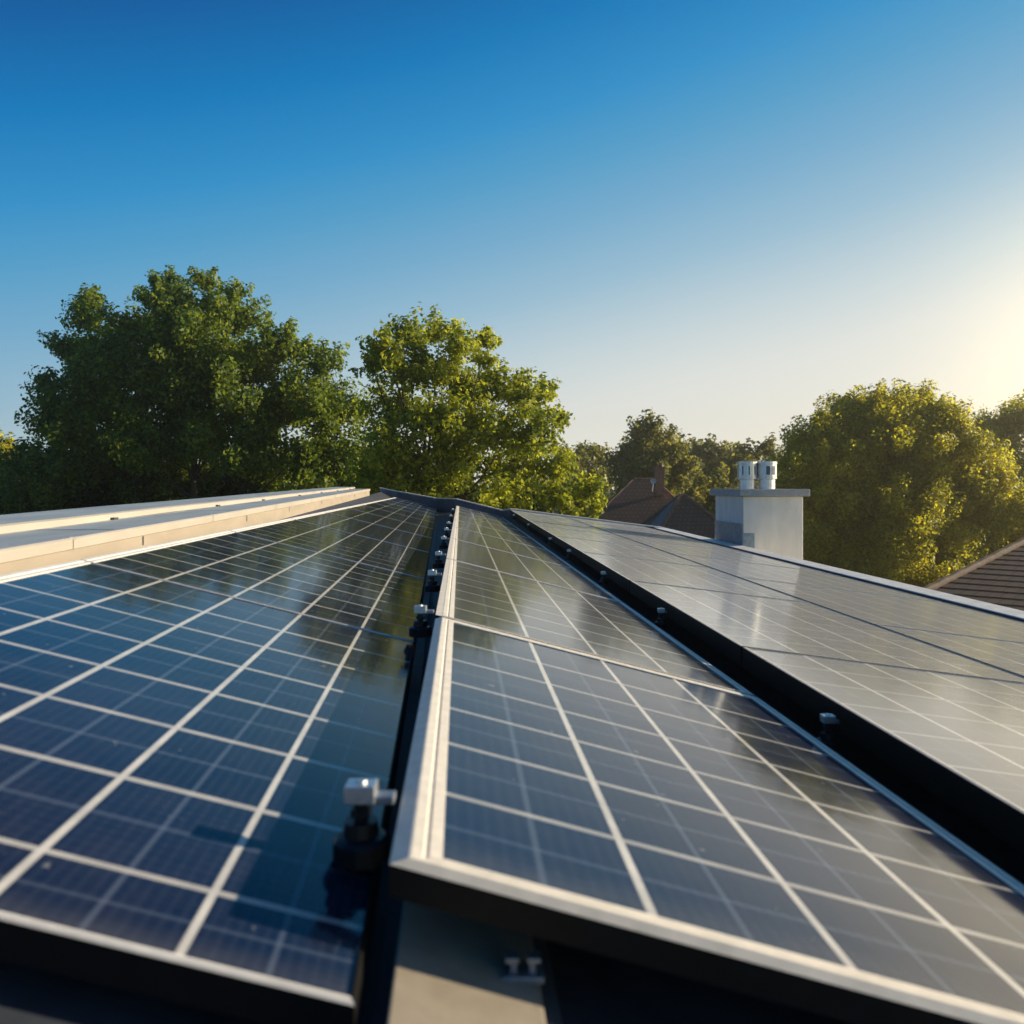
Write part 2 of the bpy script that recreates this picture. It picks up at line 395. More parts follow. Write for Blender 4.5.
# chimney
def chim_pt(x, L): p = AR.P(x, L); return p
CL0, CL1, CX0, CX1 = 12.6, 13.95, 4.385, 5.29
z0, z1 = CH - 2.4, CH - .145
cor = [chim_pt(CX0, CL0), chim_pt(CX1, CL0), chim_pt(CX1, CL1), chim_pt(CX0, CL1)]
m = MB(); m.box8([Vector((c.x, c.y, z0)) for c in cor] + [Vector((c.x, c.y, z1)) for c in cor])
chim = m.build('chimney', M_RENDER, house, bevel=.012); tag(chim, 'pale rendered chimney with a thin slab and two metal cowls')
o = .075
cor2 = [chim_pt(CX0 - o, CL0 - o), chim_pt(CX1 + o, CL0 - o), chim_pt(CX1 + o, CL1 + o), chim_pt(CX0 - o, CL1 + o)]
def child(mbx, name, mats, par, **kw):
    ob = mbx.build(name, mats, None, **kw); ob.parent = par
    ob.matrix_parent_inverse = Matrix.Identity(4)
    w = Vector((0, 0, 0)); q = par
    while q is not None: w += Vector(q.location); q = q.parent
    ob.location = Vector(ob.location) - w
    return ob
m = MB(); m.box8([Vector((c.x, c.y, z1 + .002)) for c in cor2] + [Vector((c.x, c.y, z1 + .112)) for c in cor2])
child(m, 'cap_slab', M_SLAB, chim, bevel=.01)
# stepped lead flashing round the foot
m = MB()
a, b, d = cor[0], cor[1], cor[3]
t = .012
def zroof(x, L): return AR.P(x, L).z
zl = zroof(CX0, CL0)
m.box8([Vector((a.x - t, a.y - t, zl - .2)), Vector((a.x, a.y - t, zl - .2)), Vector((d.x, d.y, zl - .2)), Vector((d.x - t, d.y, zl - .2)),
        Vector((a.x - t, a.y - t, zl + .36)), Vector((a.x, a.y - t, zl + .36)), Vector((d.x, d.y, zl + .36)), Vector((d.x - t, d.y, zl + .36))])
m.box8([Vector((a.x + .001, a.y - t, zl - .3)), Vector((a.x + .17, a.y - t, zl - .3)), Vector((a.x + .17, a.y - .001, zl - .3)), Vector((a.x + .001, a.y - .001, zl - .3)),
        Vector((a.x + .001, a.y - t, zl + .22)), Vector((a.x + .17, a.y - t, zl + .22)), Vector((a.x + .17, a.y - .001, zl + .22)), Vector((a.x + .001, a.y - .001, zl + .22))])
child(m, 'lead_flashing', M_LEAD, chim)
ctr = (cor[0] + cor[1] + cor[2] + cor[3]) / 4
zt = z1 + .112
for k, (dx, dy, sq) in enumerate(((-.155, 0.01, 1), (.155, -.01, 0))):
    c = Vector((ctr.x + dx, ctr.y + dy, 0)); m = MB()
    n = 20
    def ring(r, z): return [Vector((c.x + r * math.cos(2 * math.pi * i / n), c.y + r * math.sin(2 * math.pi * i / n), z)) for i in range(n)]
    prof = [(.132, zt - .01), (.132, zt + .155), (.150, zt + .162), (.160, zt + .167), (.160, zt + .195), (.157, zt + .20), (.157, zt + .40), (.164, zt + .405), (.164, zt + .44), (.14, zt + .445), (.11, zt + .43)]
    rs = [ring(r, z) for r, z in prof]
    for i in range(len(rs) - 1):
        for q in range(n): m.quad((rs[i][q], rs[i][(q + 1) % n], rs[i + 1][(q + 1) % n], rs[i + 1][q]))
    m.quad(rs[-1])
    cw = child(m, 'cowl', M_COWL, chim, smooth=False)
    # vent slots and straps are bent onto the head of the cowl
    m = MB()
    for ang in ((250, 285) if not sq else (225, 262, 300)):
        t0, t1 = R(ang), R(ang + (22 if not sq else 7)); rr_ = .160
        za, zb = zt + .23, zt + .37
        p = [Vector((c.x + rr_ * math.cos(tt), c.y + rr_ * math.sin(tt), zz)) for tt, zz in ((t0, za), (t1, za), (t1, zb), (t0, zb))]
        m = MB(); m.quad(p); child(m, 'vent_slot', M_COWLD, chim)

# ------------------------------------------------------------------ solar panels
def make_panel(A, xb, lb, fw, chamfer, label, group, cellm, rimm, T=.045, lip=.012, shade_side=False):
    """xb / lb: outer edge, cell lines..., outer edge across and along; fw: frame widths left, right, near, far."""
    x0, x1, l0, l1 = xb[0], xb[-1], lb[0], lb[-1]
    base = A.P((x0 + x1) / 2, (l0 + l1) / 2, -T)
    root = empty('solar_panel', base, label, 'solar panel', group)
    def P(x, l, z): return A.P(x, l, z)
    cl, cr, cn, cf = chamfer
    fl, fr, fn, ff = fw
    def ring(dl, dr, dn, df, z): return [P(x0 + dl, l0 + dn, z), P(x1 - dr, l0 + dn, z), P(x1 - dr, l1 - df, z), P(x0 + dl, l1 - df, z)]
    def k(f, z, zc=None): return ring(cl + (fl - cl) * f, cr + (fr - cr) * f, cn + (fn - cn) * f, cf + (ff - cf) * f, z)
    rings = [ring(0, 0, 0, 0, -T), ring(0, 0, 0, 0, -lip), k(0, -.001), k(.08, 0), k(.42, 0), k(.48, -.003), k(.55, -.003), k(.61, -.0005), k(1, -.0005), k(1, -.006)]
    m = MB()
    for i in range(len(rings) - 1):
        for q in range(4):
            q2 = (q + 1) % 4
            m.quad((rings[i][q], rings[i][q2], rings[i + 1][q2], rings[i + 1][q]), 1 if i == 0 or (shade_side and q == 1) else 0)  # shaded right rim is coloured black instead of left to the light
    bk = ring(.004, .004, .004, .004, -T + .006)
    m.build('frame', [rimm, M_BLACK], root, origin=base)
    m = MB()
    gx = [x0 + fl] + list(xb[1:-1]) + [x1 - fr]; gl = [l0 + fn] + list(lb[1:-1]) + [l1 - ff]
    zg = -.0035
    # fractions: outer cells keep their true pitch so that the pattern does not stretch at the frame
    for i in range(len(gx) - 1):
        for j in range(len(gl) - 1):
            m.quad((P(gx[i], gl[j], zg), P(gx[i + 1], gl[j], zg), P(gx[i + 1], gl[j + 1], zg), P(gx[i], gl[j + 1], zg)), 0,
                   [(i + (.03 if i == 0 else 0), j + (.04 if j == 0 else 0)), (i + 1 - (.03 if i == len(gx) - 2 else 0), j + (.04 if j == 0 else 0)),
                    (i + 1 - (.03 if i == len(gx) - 2 else 0), j + 1 - (.04 if j == len(gl) - 2 else 0)), (i + (.03 if i == 0 else 0), j + 1 - (.04 if j == len(gl) - 2 else 0))])
    m.build('cell_glass', cellm, root, origin=base)
    m = MB(); m.quad([p for p in bk][::-1]); m.build('back_sheet', M_BLACK, root, origin=base)
    return root

ORD = ['', 'second', 'third', 'fourth', 'fifth', 'sixth', 'seventh', 'eighth', 'ninth', 'tenth', 'eleventh', 'twelfth', 'thirteenth', 'fourteenth']
def even(a, b, n): return [a + (b - a) * i / n for i in range(n + 1)]
# ridge-side row
LX = [-1.25, -.961, -.719, -.480, -.272, -.088]
v0, vL = .00187, .00440
edges = [v0] + [.0063 + vL * i for i in range(11)]
gap = .010
for i in range(len(edges) - 1):
    a, b = AL.L(edges[i]), AL.L(edges[i + 1])
    if i == 0: lb = [a] + [AL.L(.00219 + .00056 * k) for k in range(7)] + [b - gap]
    else: lb = even(a, b - gap, 8)
    lab = 'nearest solar panel of the row along the cream ridge steps, blue with bold white lines' if i == 0 else (
        'farthest solar panel of the row along the cream ridge steps' if i == len(edges) - 2 else
        '%s solar panel from the near end of the row along the cream ridge steps' % ORD[i])
    make_panel(AL, LX, lb, (.045, .005, .008, .003) if i == 0 else (.045, .005, .003, .003), (.004, .002, .002, .002), lab, 'solar panels of the ridge row', M_CELL_L, M_RIMW, lip=.004, shade_side=True)
# middle row
CX = [-.083, .231, .464, .697, .985]
ce = [.00259, .00753, .0135] + [.0135 + .0054 * i for i in range(1, 8)]
for i in range(len(ce) - 1):
    a, b = AC.L(ce[i]), AC.L(ce[i + 1])
    if i == 0: lb = [a] + [AC.L(v) for v in (.00325, .00389, .00451, .00511, .00579, .00647)] + [b - .030]
    else: lb = even(a, b - .030, 8)
    lab = 'nearest solar panel of the middle row, cream rimmed with its corner over the beige rail' if i == 0 else (
        'farthest solar panel of the middle row' if i == len(ce) - 2 else '%s solar panel from the near end of the middle row' % ORD[i])
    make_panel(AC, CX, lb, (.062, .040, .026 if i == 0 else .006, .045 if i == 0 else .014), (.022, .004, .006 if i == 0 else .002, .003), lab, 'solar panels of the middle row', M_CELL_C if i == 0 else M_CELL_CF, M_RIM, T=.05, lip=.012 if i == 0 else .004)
# outer rows
RX = even(1.10, 2.255, 5)
re = [.00275 + .0050 * i for i in range(9)]
for i in range(len(re) - 1):
    a, b = AR.L(re[i]), AR.L(re[i + 1])
    lab = 'nearest solar panel of the raised row just right of the dark channel' if i == 0 else (
        'farthest solar panel of the raised row right of the dark channel' if i == len(re) - 2 else
        '%s solar panel from the near end of the raised row right of the dark channel' % ORD[i])
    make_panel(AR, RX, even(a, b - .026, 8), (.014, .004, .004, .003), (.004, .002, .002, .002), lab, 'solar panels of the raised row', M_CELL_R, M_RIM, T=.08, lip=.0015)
RX2 = even(2.275, 3.90, 7)
re2 = [.0058 + .0052 * i for i in range(8)]
for i in range(len(re2) - 1):
    a, b = AR.L(re2[i]), AR.L(re2[i + 1])
    lab = 'nearest wide solar panel of the outer row by the roof edge' if i == 0 else (
        'farthest wide solar panel of the outer row behind the chimney' if i == len(re2) - 2 else
        '%s wide solar panel from the near end of the outer row beside the chimney' % ORD[i])
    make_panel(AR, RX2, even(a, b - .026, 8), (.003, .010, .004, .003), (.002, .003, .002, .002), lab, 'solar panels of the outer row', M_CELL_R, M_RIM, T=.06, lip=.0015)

# rails that carry the rows
def rail(A, x0, x1, L0, L1, ztop, zbot, label, mat=M_BEAMD, flange=0):
    m = MB()
    m.box8([A.P(x0, L0, zbot), A.P(x1, L0, zbot), A.P(x1, L1, zbot), A.P(x0, L1, zbot), A.P(x0, L0, ztop), A.P(x1, L0, ztop), A.P(x1, L1, ztop), A.P(x0, L1, ztop)])
    if flange:
        z2 = ztop - .02
        m.box8([A.P(x1 + .0005, L0, zbot), A.P(x1 + flange, L0, zbot), A.P(x1 + flange, L1, zbot), A.P(x1 + .0005, L1, zbot), A.P(x1 + .0005, L0, z2), A.P(x1 + flange, L0, z2), A.P(x1 + flange, L1, z2), A.P(x1 + .0005, L1, z2)], 1)
    base = A.P((x0 + x1) / 2, (L0 + L1) / 2, zbot)
    ob = m.build('mounting_rail', [mat, M_BEAMD], None, bevel=.003, origin=base)
    return tag(ob, label, 'rail', 'rails under the solar panels')
rail(AC, -.075, .095, .45, 18.2, -.115, -.17, 'wide beige rail jutting out under the near corner of the middle row', M_BEAM, flange=.022)
rail(AC, .66, .74, .98, 18.2, -.0505, -.17, 'dark rail hidden under the far side of the middle row')
rail(AL, -1.05, -.97, .90, 21.5, -.046, -.085, 'dark rail under the ridge side of the first row')
rail(AL, -.40, -.32, .90, 21.5, -.046, -.085, 'dark rail under the low side of the first row')
rail(AR, 1.35, 1.43, .95, 16.5, -.0805, -.20, 'dark rail under the channel side of the raised row')
rail(AR, 1.90, 1.98, .95, 16.5, -.0805, -.19, 'dark rail under the far side of the raised row')
rail(AR, 2.55, 2.63, 2.5, 16.2, -.0615, -.20, 'dark rail under the inner side of the outer row')
rail(AR, 3.30, 3.38, 2.5, 16.2, -.0615, -.15, 'dark rail under the edge side of the outer row')

# clamps
def clamp(A, x, L, zt, zb, side, label, group, k=1.0):
    base = A.P(x, L, zb)
    root = empty('panel_clamp', base, label, 'clamp', group)
    def c(m, name, mat, **kw): return m.build(name, mat, root, origin=base, **kw)
    top = A.P(x, L, zt); h = top.z - base.z
    m = MB(); m.tube([base, base + Vector((0, 0, .026 * k)), base + Vector((0, 0, .031 * k)), base + Vector((0, 0, .033 * k)), base + Vector((0, 0, .052 * k))], [.040 * k, .040 * k, .034 * k, .025 * k, .023 * k], 12); c(m, 'foot', M_DARKST)
    m = MB(); m.tube([base + Vector((0, 0, .03 * k)), top - Vector((0, 0, .03 * k))], [.010 * k, .010 * k], 10)
    m.box(base + Vector((0, 0, h * .62)), (.026 * k, .024 * k, .010 * k)); c(m, 'post', M_DARKST)
    m = MB(); m.box(top - Vector((0, 0, .0125 * k)), (.042 * k, .034 * k, .025 * k))
    m.tube([top + Vector((0, 0, -.002 * k)), top + Vector((0, 0, .004 * k))], [.009 * k, .008 * k], 6)
    c(m, 'head', M_STEEL, bevel=.0015 * k)
    m = MB(); m.box(top + Vector((side * .032 * k, 0, -.021 * k)), (.030 * k, .026 * k, .012 * k)); c(m, 'arm', M_STEELD, bevel=.002)
    return root
lv = [.00308, .0077, .0110, .0142, .0186, .0224, .0264, .0330, .042]
for i, v in enumerate(lv):
    lab = 'nearest silver headed clamp on a black post beside the cream rim' if i == 0 else (
        'farthest clamp in the gap left of the middle row' if i == len(lv) - 1 else '%s silver headed clamp from the near end of the gap left of the middle row' % ORD[i])
    clamp(AC, -.083 - .055, AC.L(v), .004, -.10, 1, lab, 'clamps left of the middle row')
rv = [.0057, .0103, .0144, .0189, .0228, .0300, .0380]
for i, v in enumerate(rv):
    lab = 'nearest clamp standing in the dark channel against the raised row' if i == 0 else (
        'farthest clamp in the dark channel' if i == len(rv) - 1 else '%s clamp from the near end of the dark channel' % ORD[i])
    clamp(AR, 1.10 - .045, AR.L(v), -.03, -.125, .6, lab, 'clamps in the dark channel', .85)
# the end bracket under the front edge
b0 = AC.P(.075, .955, -.114)
br = empty('end_bracket', b0, 'small twin pronged bracket under the front edge of the nearest middle panel', 'bracket')
m = MB(); m.box(b0 + Vector((0, 0, .004)), (.05, .03, .008)); m.build('plate', M_STEELD, br, origin=b0, bevel=.001)
for s in (-1, 1):
    m = MB(); m.box(b0 + Vector((s * .011, 0, .0175)), (.008, .016, .019)); m.box(b0 + Vector((s * .013, -.002, .0245)), (.016, .018, .006)); m.build('prong', M_STEELD, br, origin=b0, bevel=.001)

# ------------------------------------------------------------------ ground
m = MB(); m.quad([(-600, -300, 0), (700, -300, 0), (700, 1500, 0), (-600, 1500, 0)])
tag(m.build('ground', M_GRASS), kind='structure')

# ------------------------------------------------------------------ neighbours' houses
def roof_quad(m, p, mi=0, su=1.0):
    """p: eave left, eave right, top right, top left (or three points); UVs in metres along the slope."""
    p = [Vector(q) for q in p]; ux = (p[1] - p[0]).normalized(); nn = (p[1] - p[0]).cross(p[2] - p[0]).normalized(); uy = nn.cross(ux)
    m.quad(p, mi, [((q - p[0]).dot(ux), (q - p[0]).dot(uy)) for q in p])
def hip_roof(par, cx, cy, w, d, ze, zr, rot, mat, ridge_ratio=.4, name='roof'):
    M = Matrix.Rotation(rot, 4, 'Z'); c = Vector((cx, cy, 0))
    def T(x, y, z): return c + M @ Vector((x, y, z))
    a = w / 2; b = d / 2; r = a * ridge_ratio
    e = [T(-a, -b, ze), T(a, -b, ze), T(a, b, ze), T(-a, b, ze)]; r0, r1 = T(-r, 0, zr), T(r, 0, zr)
    m = MB()
    roof_quad(m, (e[0], e[1], r1, r0)); roof_quad(m, (e[2], e[3], r0, r1)); roof_quad(m, (e[1], e[2], r1)); roof_quad(m, (e[3], e[0], r0))
    ob = m.build(name, mat, par)
    sol = ob.modifiers.new('thick', 'SOLIDIFY'); sol.thickness = .12; sol.offset = -1
    m = MB()
    for p, q in ((e[0], r0), (e[1], r1), (e[2], r1), (e[3], r0), (r0, r1)):
        n = 14
        pts = [p + (q - p) * t / n + Vector((0, 0, .03 + (.02 if t % 2 else 0))) for t in range(n + 1)]
        m.tube(pts, [.11] * (n + 1), 8)
    child(m, 'ridge_tiles', M_RIDGE, ob)
    return ob, T, (e, r0, r1)
def window(par, c, w, h, M):
    m = MB()
    for dx, dz, sx, sz in ((0, h / 2, w + .1, .07), (0, -h / 2, w + .1, .07), (-w / 2, 0, .07, h - .08), (w / 2, 0, .07, h - .08), (0, 0, .05, h - .08)):
        m.box(c + M @ Vector((dx, -.03, dz)), (sx, .09, sz), 0, M.to_3x3())
    f = m.build('window', M_WFRAME, par)
    m = MB(); m.box(c, (w - .07, .02, h - .07), 0, M.to_3x3()); child(m, 'pane', M_GLASSW, f)

# far red-roofed house
hA = empty('red_roofed_house', (7.6, 46, 0), 'far house with dark red hipped roofs, brick chimney and grey valley flashing', 'house')
def Zp(px, Z): return (px - 512) / F * Z
main, T1, g1 = hip_roof(hA, Zp(648, 47), 48.5, 8.6, 7.0, 3.6, CH + .40, R(-8), M_TILE_A, .14)
wing, T2, g2 = hip_roof(hA, Zp(681, 43), 42.6, 5.6, 5.8, 3.6, CH - .52, R(8), M_TILE_A, .06, name='wing_roof')
for (cx, cy, w, d, h) in ((Zp(648, 47), 48.5, 7.9, 6.3, 3.65), (Zp(681, 43), 42.6, 4.9, 5.1, 3.65)):
    M = Matrix.Rotation(R(-12), 4, 'Z'); m = MB(); m.box((cx, cy, h / 2), (w, d, h), 0, M.to_3x3()); m.build('wall', M_WALL, hA)
    for dx in (-1.1, 1.1): window(hA, Vector((cx, cy, 0)) + M @ Vector((dx, -d / 2 - .02, h - 1.5)), 1.0, 1.2, M)
# valley flashing on the wing's left slope
m = MB(); e, r0, r1 = g2
a = e[0] + Vector((0, 0, .05)); b = r0 + Vector((0, 0, .05)); c = e[3] + Vector((0, 0, .05))
m.quad((a + (b - a) * .25 + (c - a) * .05, a + (b - a) * .98, a + (b - a) * .9 + (c - a) * .10, a + (b - a) * .22 + (c - a) * .45))
m.build('valley_flashing', M_VALLEY, hA)
m = MB(); cc = pxw(661, 480, 46.5)
m.box((cc.x, cc.y + .6, cc.z - .1), (.5, .5, 1.6)); m.box((cc.x, cc.y + .6, cc.z + .735), (.6, .6, .07))
bc = m.build('brick_chimney', M_BRICK, hA)
for s in (-1, 1):
    m = MB(); m.tube([(cc.x + s * .13, cc.y + .6, cc.z + .77), (cc.x + s * .13, cc.y + .6, cc.z + 1.0)], [.09, .08], 10); child(m, 'chimney_pot', M_RIDGE, bc)
# pale dish beside the brick chimney
m = MB(); dc = pxw(653, 481, 46.0)
n = 16; rings = []
for i in range(5):
    r = .17 * i / 4; z = .10 * (i / 4) ** 2
    rings.append([dc + Vector((r * math.cos(2 * math.pi * q / n), -z + .0, r * math.sin(2 * math.pi * q / n))) for q in range(n)])
for i in range(4):
    for q in range(n): m.quad((rings[i][q], rings[i][(q + 1) % n], rings[i + 1][(q + 1) % n], rings[i + 1][q]))
m.tube([dc, dc + Vector((0, .25, -.6))], [.03, .03], 6)
tag(m.build('satellite_dish', M_WFRAME), 'small pale dish on the ridge beside the brick chimney', 'dish')

# brown tiled roof at the right
hB = empty('brown_roofed_house', (16, 24, 0), 'house at the right with a brown tiled roof below the big tree', 'house')
def course_roof(par, p0, p1, p2, p3, n, mat):
    """Courses of overlapping tiles from eave p0-p1 up to p3-p2."""
    p0, p1, p2, p3 = map(Vector, (p0, p1, p2, p3)); m = MB()
    nn = (p1 - p0).cross(p3 - p0).normalized()
    if nn.z < 0: nn = -nn
    for i in range(n):
        a, b = i / n, (i + 1.12) / n
        A0, A1 = p0 + (p3 - p0) * a, p1 + (p2 - p1) * a; B0, B1 = p0 + (p3 - p0) * b, p1 + (p2 - p1) * b
        up = nn * .022
        k = int((A1 - A0).length / .3) + 1
        roof = [A0 + up, A1 + up, B1, B0]
        L = (A1 - A0).length
        m.quad(roof, 0, [(0, i * .34), (L, i * .34), (L, (i + 1) * .34), (0, (i + 1) * .34)])
        m.quad([A0, A1, A1 + up, A0 + up], 0)
    return m.build('roof', mat, par)
# front slope faces the camera: hip rises to the right
e0 = pxw(905, 603, 20); e1 = Vector((e0.x + 6.5, e0.y - 5.6, e0.z)); ridge0 = pxw(1062, 524, 24.6); ridge1 = Vector((ridge0.x + 4.2, ridge0.y - 3.6, ridge0.z))
course_roof(hB, e0, e1, ridge1, ridge0, 18, M_TILE_B)
e3 = Vector((1040 - 512, 0, 0)) * (30 / F) + Vector((0, 30, e0.z)); e2 = e3 + (e1 - e0)
course_roof(hB, e3, e0, ridge0 - Vector((0, .02, 0)), ridge0, 18, M_TILE_B)
m = MB(); roof_quad(m, (e2, e3, ridge0, ridge1)); roof_quad(m, (e1, e2, ridge1)); m.build('back_roof', M_TILE_B, hB)
m = MB()
pts = [e0 + (ridge0 - e0) * t / 24 + Vector((0, 0, .05 + (.018 if t % 2 else 0))) for t in range(25)]
m.tube(pts, [.10] * 25, 8); m.tube([ridge0 + Vector((0, 0, .05)), ridge1 + Vector((0, 0, .05))], [.1, .1], 8); m.build('hip_tiles', M_RIDGEB, hB)
ic = (e0 + e1 + e2 + e3) / 4
m = MB(); q = [ic + (p - ic) * .93 for p in (e0, e1, e2, e3)]
m.box8([Vector((p.x, p.y, 0)) for p in q] + [Vector((p.x, p.y, e0.z - .02)) for p in q]); m.build('wall', M_WALL, hB)

# ------------------------------------------------------------------ trees
def leaves_mesh(name, P, N, size, mat, parent, rs):
    """Many small folded leaves: P positions, N rough facing, one mesh."""
    n = len(P)
    d = rs.normal(size=(n, 3)); d /= np.linalg.norm(d, axis=1)[:, None]
    nn = N + rs.normal(size=(n, 3)) * .75; nn /= np.linalg.norm(nn, axis=1)[:, None]
    d -= nn * (d * nn).sum(1)[:, None]; d /= np.linalg.norm(d, axis=1)[:, None] + 1e-9
    w = np.cross(nn, d)
    s = (size * rs.uniform(.6, 1.3, n))[:, None]
    v = np.empty((n, 4, 3))
    v[:, 0] = P - d * s * .5; v[:, 1] = P + w * s * .30 + nn * s * .08 - d * s * .05; v[:, 2] = P + d * s * .55 - nn * s * .08; v[:, 3] = P - w * s * .30 + nn * s * .08 - d * s * .05
    me = bpy.data.meshes.new(name)
    me.vertices.add(n * 4); me.vertices.foreach_set('co', v.reshape(-1).astype(np.float32))
    me.loops.add(n * 4); me.loops.foreach_set('vertex_index', np.arange(n * 4, dtype=np.int32))
    me.polygons.add(n); me.polygons.foreach_set('loop_start', np.arange(0, n * 4, 4, dtype=np.int32))
    me.update(calc_edges=True); me.validate()
    me.materials.append(mat)
    o = bpy.data.objects.new(name, me); COL.objects.link(o); o.parent = parent
    if parent is not None: o.location = -Vector(parent.location)
    return o

def tree(name, label, lobes, Z, trunk_px, mat, leaf=.17, dens=1.0, seed=1, group='trees beyond the roof', depth=1.0, cat='tree', sub=15, shell=.62, gappy=1.0):
    rs = np.random.RandomState(seed); k = Z / F
    base = Vector(((trunk_px - 512) * k, Z, 0))
    root = empty(name, base, label, cat, group)
    Ps, Ns, clumps = [], [], []
    zs = [CH + (487 - l[1]) * k for l in lobes]
    for l in lobes:
        px, py, rp = l[:3]; dz = (l[3] if len(l) > 3 else rs.uniform(-.7, .7)) * depth
        zz = Z + dz * 2.6; kk = zz / F
        c = np.array([(px - 512) * kk, zz, CH + (487 - py) * kk]); r = rp * kk
        ns = max(6, int(sub * 2.2 * (r / (45 * k)) ** 1.3 + 5))
        cl = []
        for i in range(ns):
            u = rs.normal(size=3); u /= np.linalg.norm(u)
            if u[2] < -.55: u[2] *= -.6
            rad = r * rs.uniform(shell - .25, 1.0) * np.array([1, 1, .92])
            cl.append((c + u * rad, u))
        clumps.append((c, r, cl))
        for (q, u) in cl:
            rc = r * rs.uniform(.20, .36) + 3.5 * k
            nl = int(dens * 130 * (rc / .5) ** 2 / (leaf / .17) ** 2) + 14
            g = rs.normal(size=(nl, 3)); g *= (rs.uniform(0, 1, nl) ** .45 / (np.linalg.norm(g, axis=1) + 1e-9))[:, None]
            ax = u * .8 + np.array([0, 0, .55]); ax /= np.linalg.norm(ax)
            g = g * .72 + ax * (g @ ax)[:, None] * .85
            # small sprays inside the clump
            pos = q + g * rc
            Ps.append(pos); Ns.append(g * .8 + u * .5 + np.array([0, 0, .25]))
    P = np.concatenate(Ps); N = np.concatenate(Ns)
    leaves_mesh('crown', P, N, leaf, mat, root, rs)
    # trunk, limbs to each lobe, twigs to each clump
    m = MB()
    ctop = float(np.mean(zs)); H = max(ctop, 3.0)
    r0 = max(.10, .012 * H + .09)
    bx, by = base.x, base.y
    fork = Vector((bx, by, H * .45))
    m.tube([base, Vector((bx + .06, by, H * .22)), fork, Vector((bx - .05, by + .05, H * .75)), Vector((bx, by, H * .95))], [r0 * 1.25, r0, r0 * .85, r0 * .5, r0 * .25], 9)
    for (c, r, cl) in clumps:
        c = Vector(c); hz = min(max(c.z - (Vector((c.x - bx, c.y - by, 0)).length) * .8, H * .3), H * .8) * rs.uniform(.75, 1.08)
        s = Vector((bx, by, hz)); mid = s.lerp(c, .5) + Vector((rs.uniform(-.2, .2), rs.uniform(-.2, .2), -.05 * (c - s).length))
        m.tube([s, mid, c], [r0 * .24, r0 * .15, r0 * .07], 6)
        for (q, u) in cl[::2]:
            q = Vector(q); m.tube([c, c.lerp(q, .55) + Vector((0, 0, .05)), q], [r0 * .10, r0 * .06, .008], 4, caps=False)
    m.build('trunk', M_BARK, root)
    return root

T_LEFT = [(188, 312, 34), (132, 330, 27), (92, 322, 24), (95, 302, 12), (68, 352, 22), (54, 386, 16), (238, 322, 30), (282, 348, 28), (322, 366, 22), (150, 385, 55), (225, 385, 52), (95, 400, 50),
          (295, 405, 45), (62, 430, 38), (180, 440, 55), (335, 420, 34), (38, 464, 32), (110, 465, 52), (250, 455, 50), (330, 470, 42), (160, 286, 17), (205, 283, 15), (234, 296, 14), (150, 300, 16), (182, 345, 40), (110, 360, 30), (255, 365, 36), (180, 500, 55), (60, 500, 48), (280, 505, 48)]
tree('broad_tree', 'tall dark broad tree rising behind the cream ridge steps', T_LEFT, 33, 195, M_LEAF_DK, .18, 1.0, 11, depth=1.0)
T_MID = [(412, 340, 24), (440, 332, 20), (462, 345, 20), (385, 345, 18), (372, 365, 16), (400, 370, 30), (490, 342, 13), (482, 360, 14), (436, 372, 34), (470, 392, 34), (510, 390, 26), (545, 392, 14), (528, 408, 26), (395, 410, 34), (555, 420, 14),
         (440, 425, 40), (495, 435, 38), (540, 440, 28), (400, 455, 38), (455, 470, 42), (515, 475, 38), (555, 470, 22), (375, 480, 34), (560, 500, 26), (592, 490, 16), (600, 508, 12), (578, 512, 20), (430, 505, 38), (500, 510, 36)]
tree('airy_tree', 'yellow green airy tree in sun behind the far end of the middle row', T_MID, 25, 425, M_LEAF_YL, .155, .72, 23, depth=.9, sub=13)
T_RIGHT = [(900, 432, 42), (862, 430, 38), (828, 440, 34), (808, 462, 32), (936, 440, 38), (962, 462, 36), (988, 488, 30), (880, 408, 22), (912, 408, 22), (846, 416, 20), (940, 418, 18),
           (858, 470, 48), (905, 470, 48), (948, 490, 44), (815, 500, 42), (860, 515, 50), (910, 520, 50), (960, 530, 46), (1005, 530, 38), (840, 560, 50), (890, 575, 55), (950, 580, 52), (1010, 575, 42), (1030, 510, 26)]
tree('round_tree', 'big round sunlit tree right of the chimney', T_RIGHT, 40, 900, M_LEAF_GD, .17, 1.25, 31, depth=.75, sub=19)
tree('edge_tree', 'tree glowing in the sun at the right border behind the big round one', [(1000, 440, 26), (1030, 425, 30), (1060, 440, 40), (1012, 470, 34), (1060, 490, 40), (985, 432, 14), (1090, 460, 40)], 56, 1050, M_LEAF_GD, .24, .9, 37)
tree('far_tree', 'dark far tree between the airy tree and the pointed one', [(578, 462, 20), (598, 458, 14), (560, 470, 20), (602, 480, 20), (580, 490, 24)], 72, 580, M_LEAF_FAR, .38, 1.0, 41)
tree('pointed_tree', 'far pointed tree standing behind the brick chimney of the red house', [(648, 432, 16), (640, 445, 20), (660, 446, 20), (632, 462, 24), (672, 462, 22), (650, 470, 28), (684, 475, 16), (625, 485, 24), (670, 488, 26)], 60, 650, M_LEAF_FAR, .33, 1.05, 43)
tree('low_tree', 'far flat topped tree between the pointed tree and the chimney', [(700, 452, 14), (716, 456, 16), (692, 465, 18), (728, 470, 20), (708, 480, 24)], 80, 708, M_LEAF_FAR, .42, 1.0, 47)
tree('light_tree', 'far pale green tree just behind the metal cowls', [(748, 456, 14), (765, 452, 12), (738, 468, 16), (756, 475, 22), (775, 470, 20), (735, 490, 20)], 66, 752, M_LEAF_FAR, .36, 1.0, 53)
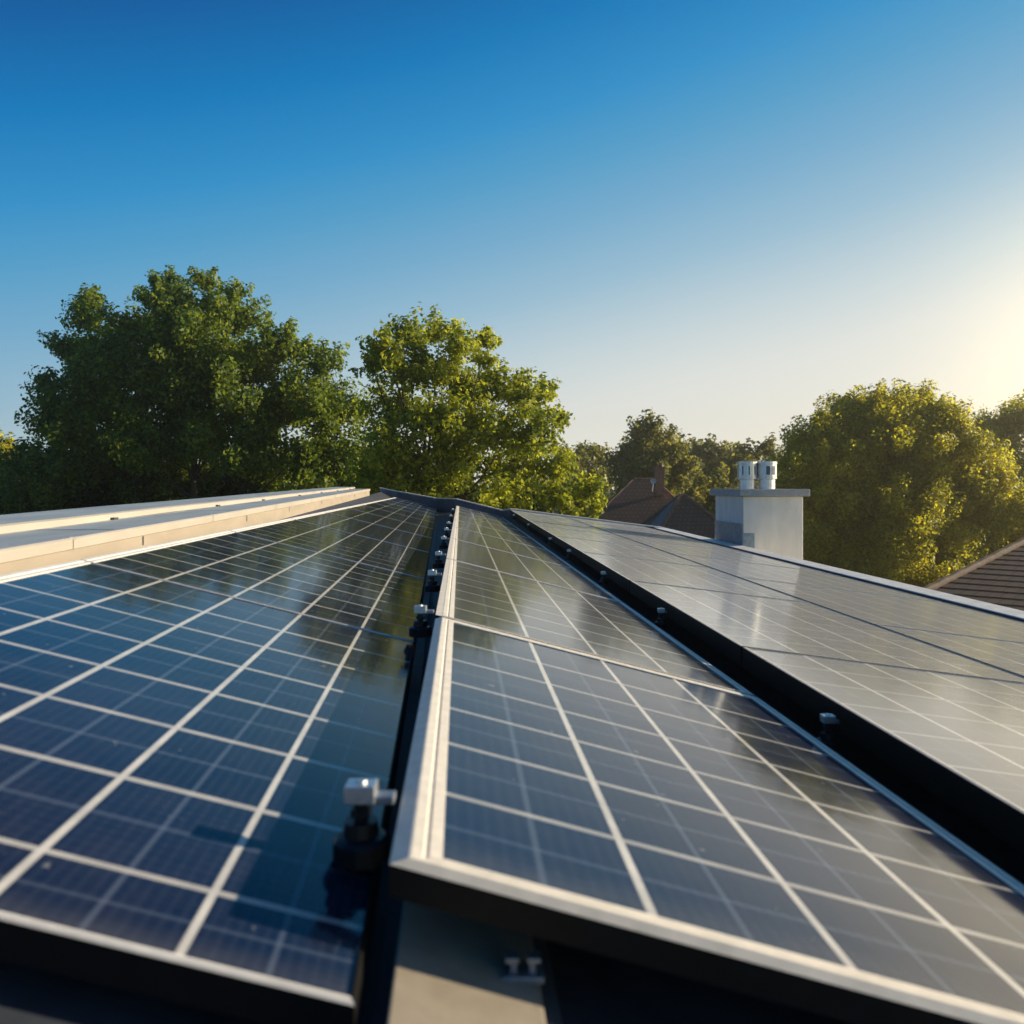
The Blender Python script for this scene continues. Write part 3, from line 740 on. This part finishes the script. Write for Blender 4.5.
tree('near_house_tree', 'rounded olive tree right of the red roofed house', [(712, 490, 20), (698, 498, 16), (728, 500, 20), (715, 515, 26), (745, 505, 20)], 52, 715, M_LEAF_FAR, .30, 1.0, 59)
tree('left_border_tree', 'small sunlit tree at the left border', [(8, 452, 16), (-12, 445, 20), (18, 470, 18), (-5, 480, 26), (-30, 470, 30)], 40, 0, M_LEAF_GD, .24, 1.0, 61)
# undergrowth and shrubs closing the garden behind the roof
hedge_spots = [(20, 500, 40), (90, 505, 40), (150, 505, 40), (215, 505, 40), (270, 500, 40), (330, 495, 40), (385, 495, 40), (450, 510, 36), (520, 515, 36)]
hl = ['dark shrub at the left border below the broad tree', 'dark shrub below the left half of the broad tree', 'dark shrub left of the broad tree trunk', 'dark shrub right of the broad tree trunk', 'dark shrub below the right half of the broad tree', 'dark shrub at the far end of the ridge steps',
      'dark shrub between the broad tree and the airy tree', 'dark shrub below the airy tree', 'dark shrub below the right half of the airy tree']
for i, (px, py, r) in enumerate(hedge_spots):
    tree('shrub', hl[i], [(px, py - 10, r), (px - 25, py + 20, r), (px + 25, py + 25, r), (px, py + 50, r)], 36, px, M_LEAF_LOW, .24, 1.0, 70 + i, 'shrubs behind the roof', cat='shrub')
# far woods that close the horizon
rs = np.random.RandomState(5); Ps = []; Ns = []
for i in range(190):
    a = R(-56 + 96 * i / 189 + rs.uniform(-.5, .5)); d = rs.uniform(100, 118); h = rs.uniform(5.5, 9.5)
    c = np.array([math.sin(a) * d, math.cos(a) * d, 0]); r = rs.uniform(3.5, 6)
    nl = 420; g = rs.normal(size=(nl, 3)); g /= np.linalg.norm(g, axis=1)[:, None]; g *= rs.uniform(.75, 1.05, nl)[:, None]; g[:, 2] = np.abs(g[:, 2])
    Ps.append(c + g * np.array([r, r, h])); Ns.append(g)
w = leaves_mesh('distant_woods', np.concatenate(Ps), np.concatenate(Ns), 1.0, M_LEAF_FAR, None, rs)
tag(w, 'far belt of woodland along the horizon', 'woods', kind='stuff')

# evening haze over the gardens
m = MB(); m.box((0, 57, 8.5), (224, 150, 19))
hz = m.build('haze', M_WALL); tag(hz, 'thin golden evening haze over the gardens', 'haze', kind='stuff')
hm = bpy.data.materials.new('evening_haze'); hm.use_nodes = True
hn = hm.node_tree.nodes; hn.remove(hn['Principled BSDF'])
pv = hn.new('ShaderNodeVolumePrincipled'); pv.inputs['Color'].default_value = (1, .88, .62, 1); pv.inputs['Density'].default_value = .0015; pv.inputs['Anisotropy'].default_value = .72
hm.node_tree.links.new(pv.outputs[0], hn['Material Output'].inputs['Volume'])
hz.data.materials.clear(); hz.data.materials.append(hm)
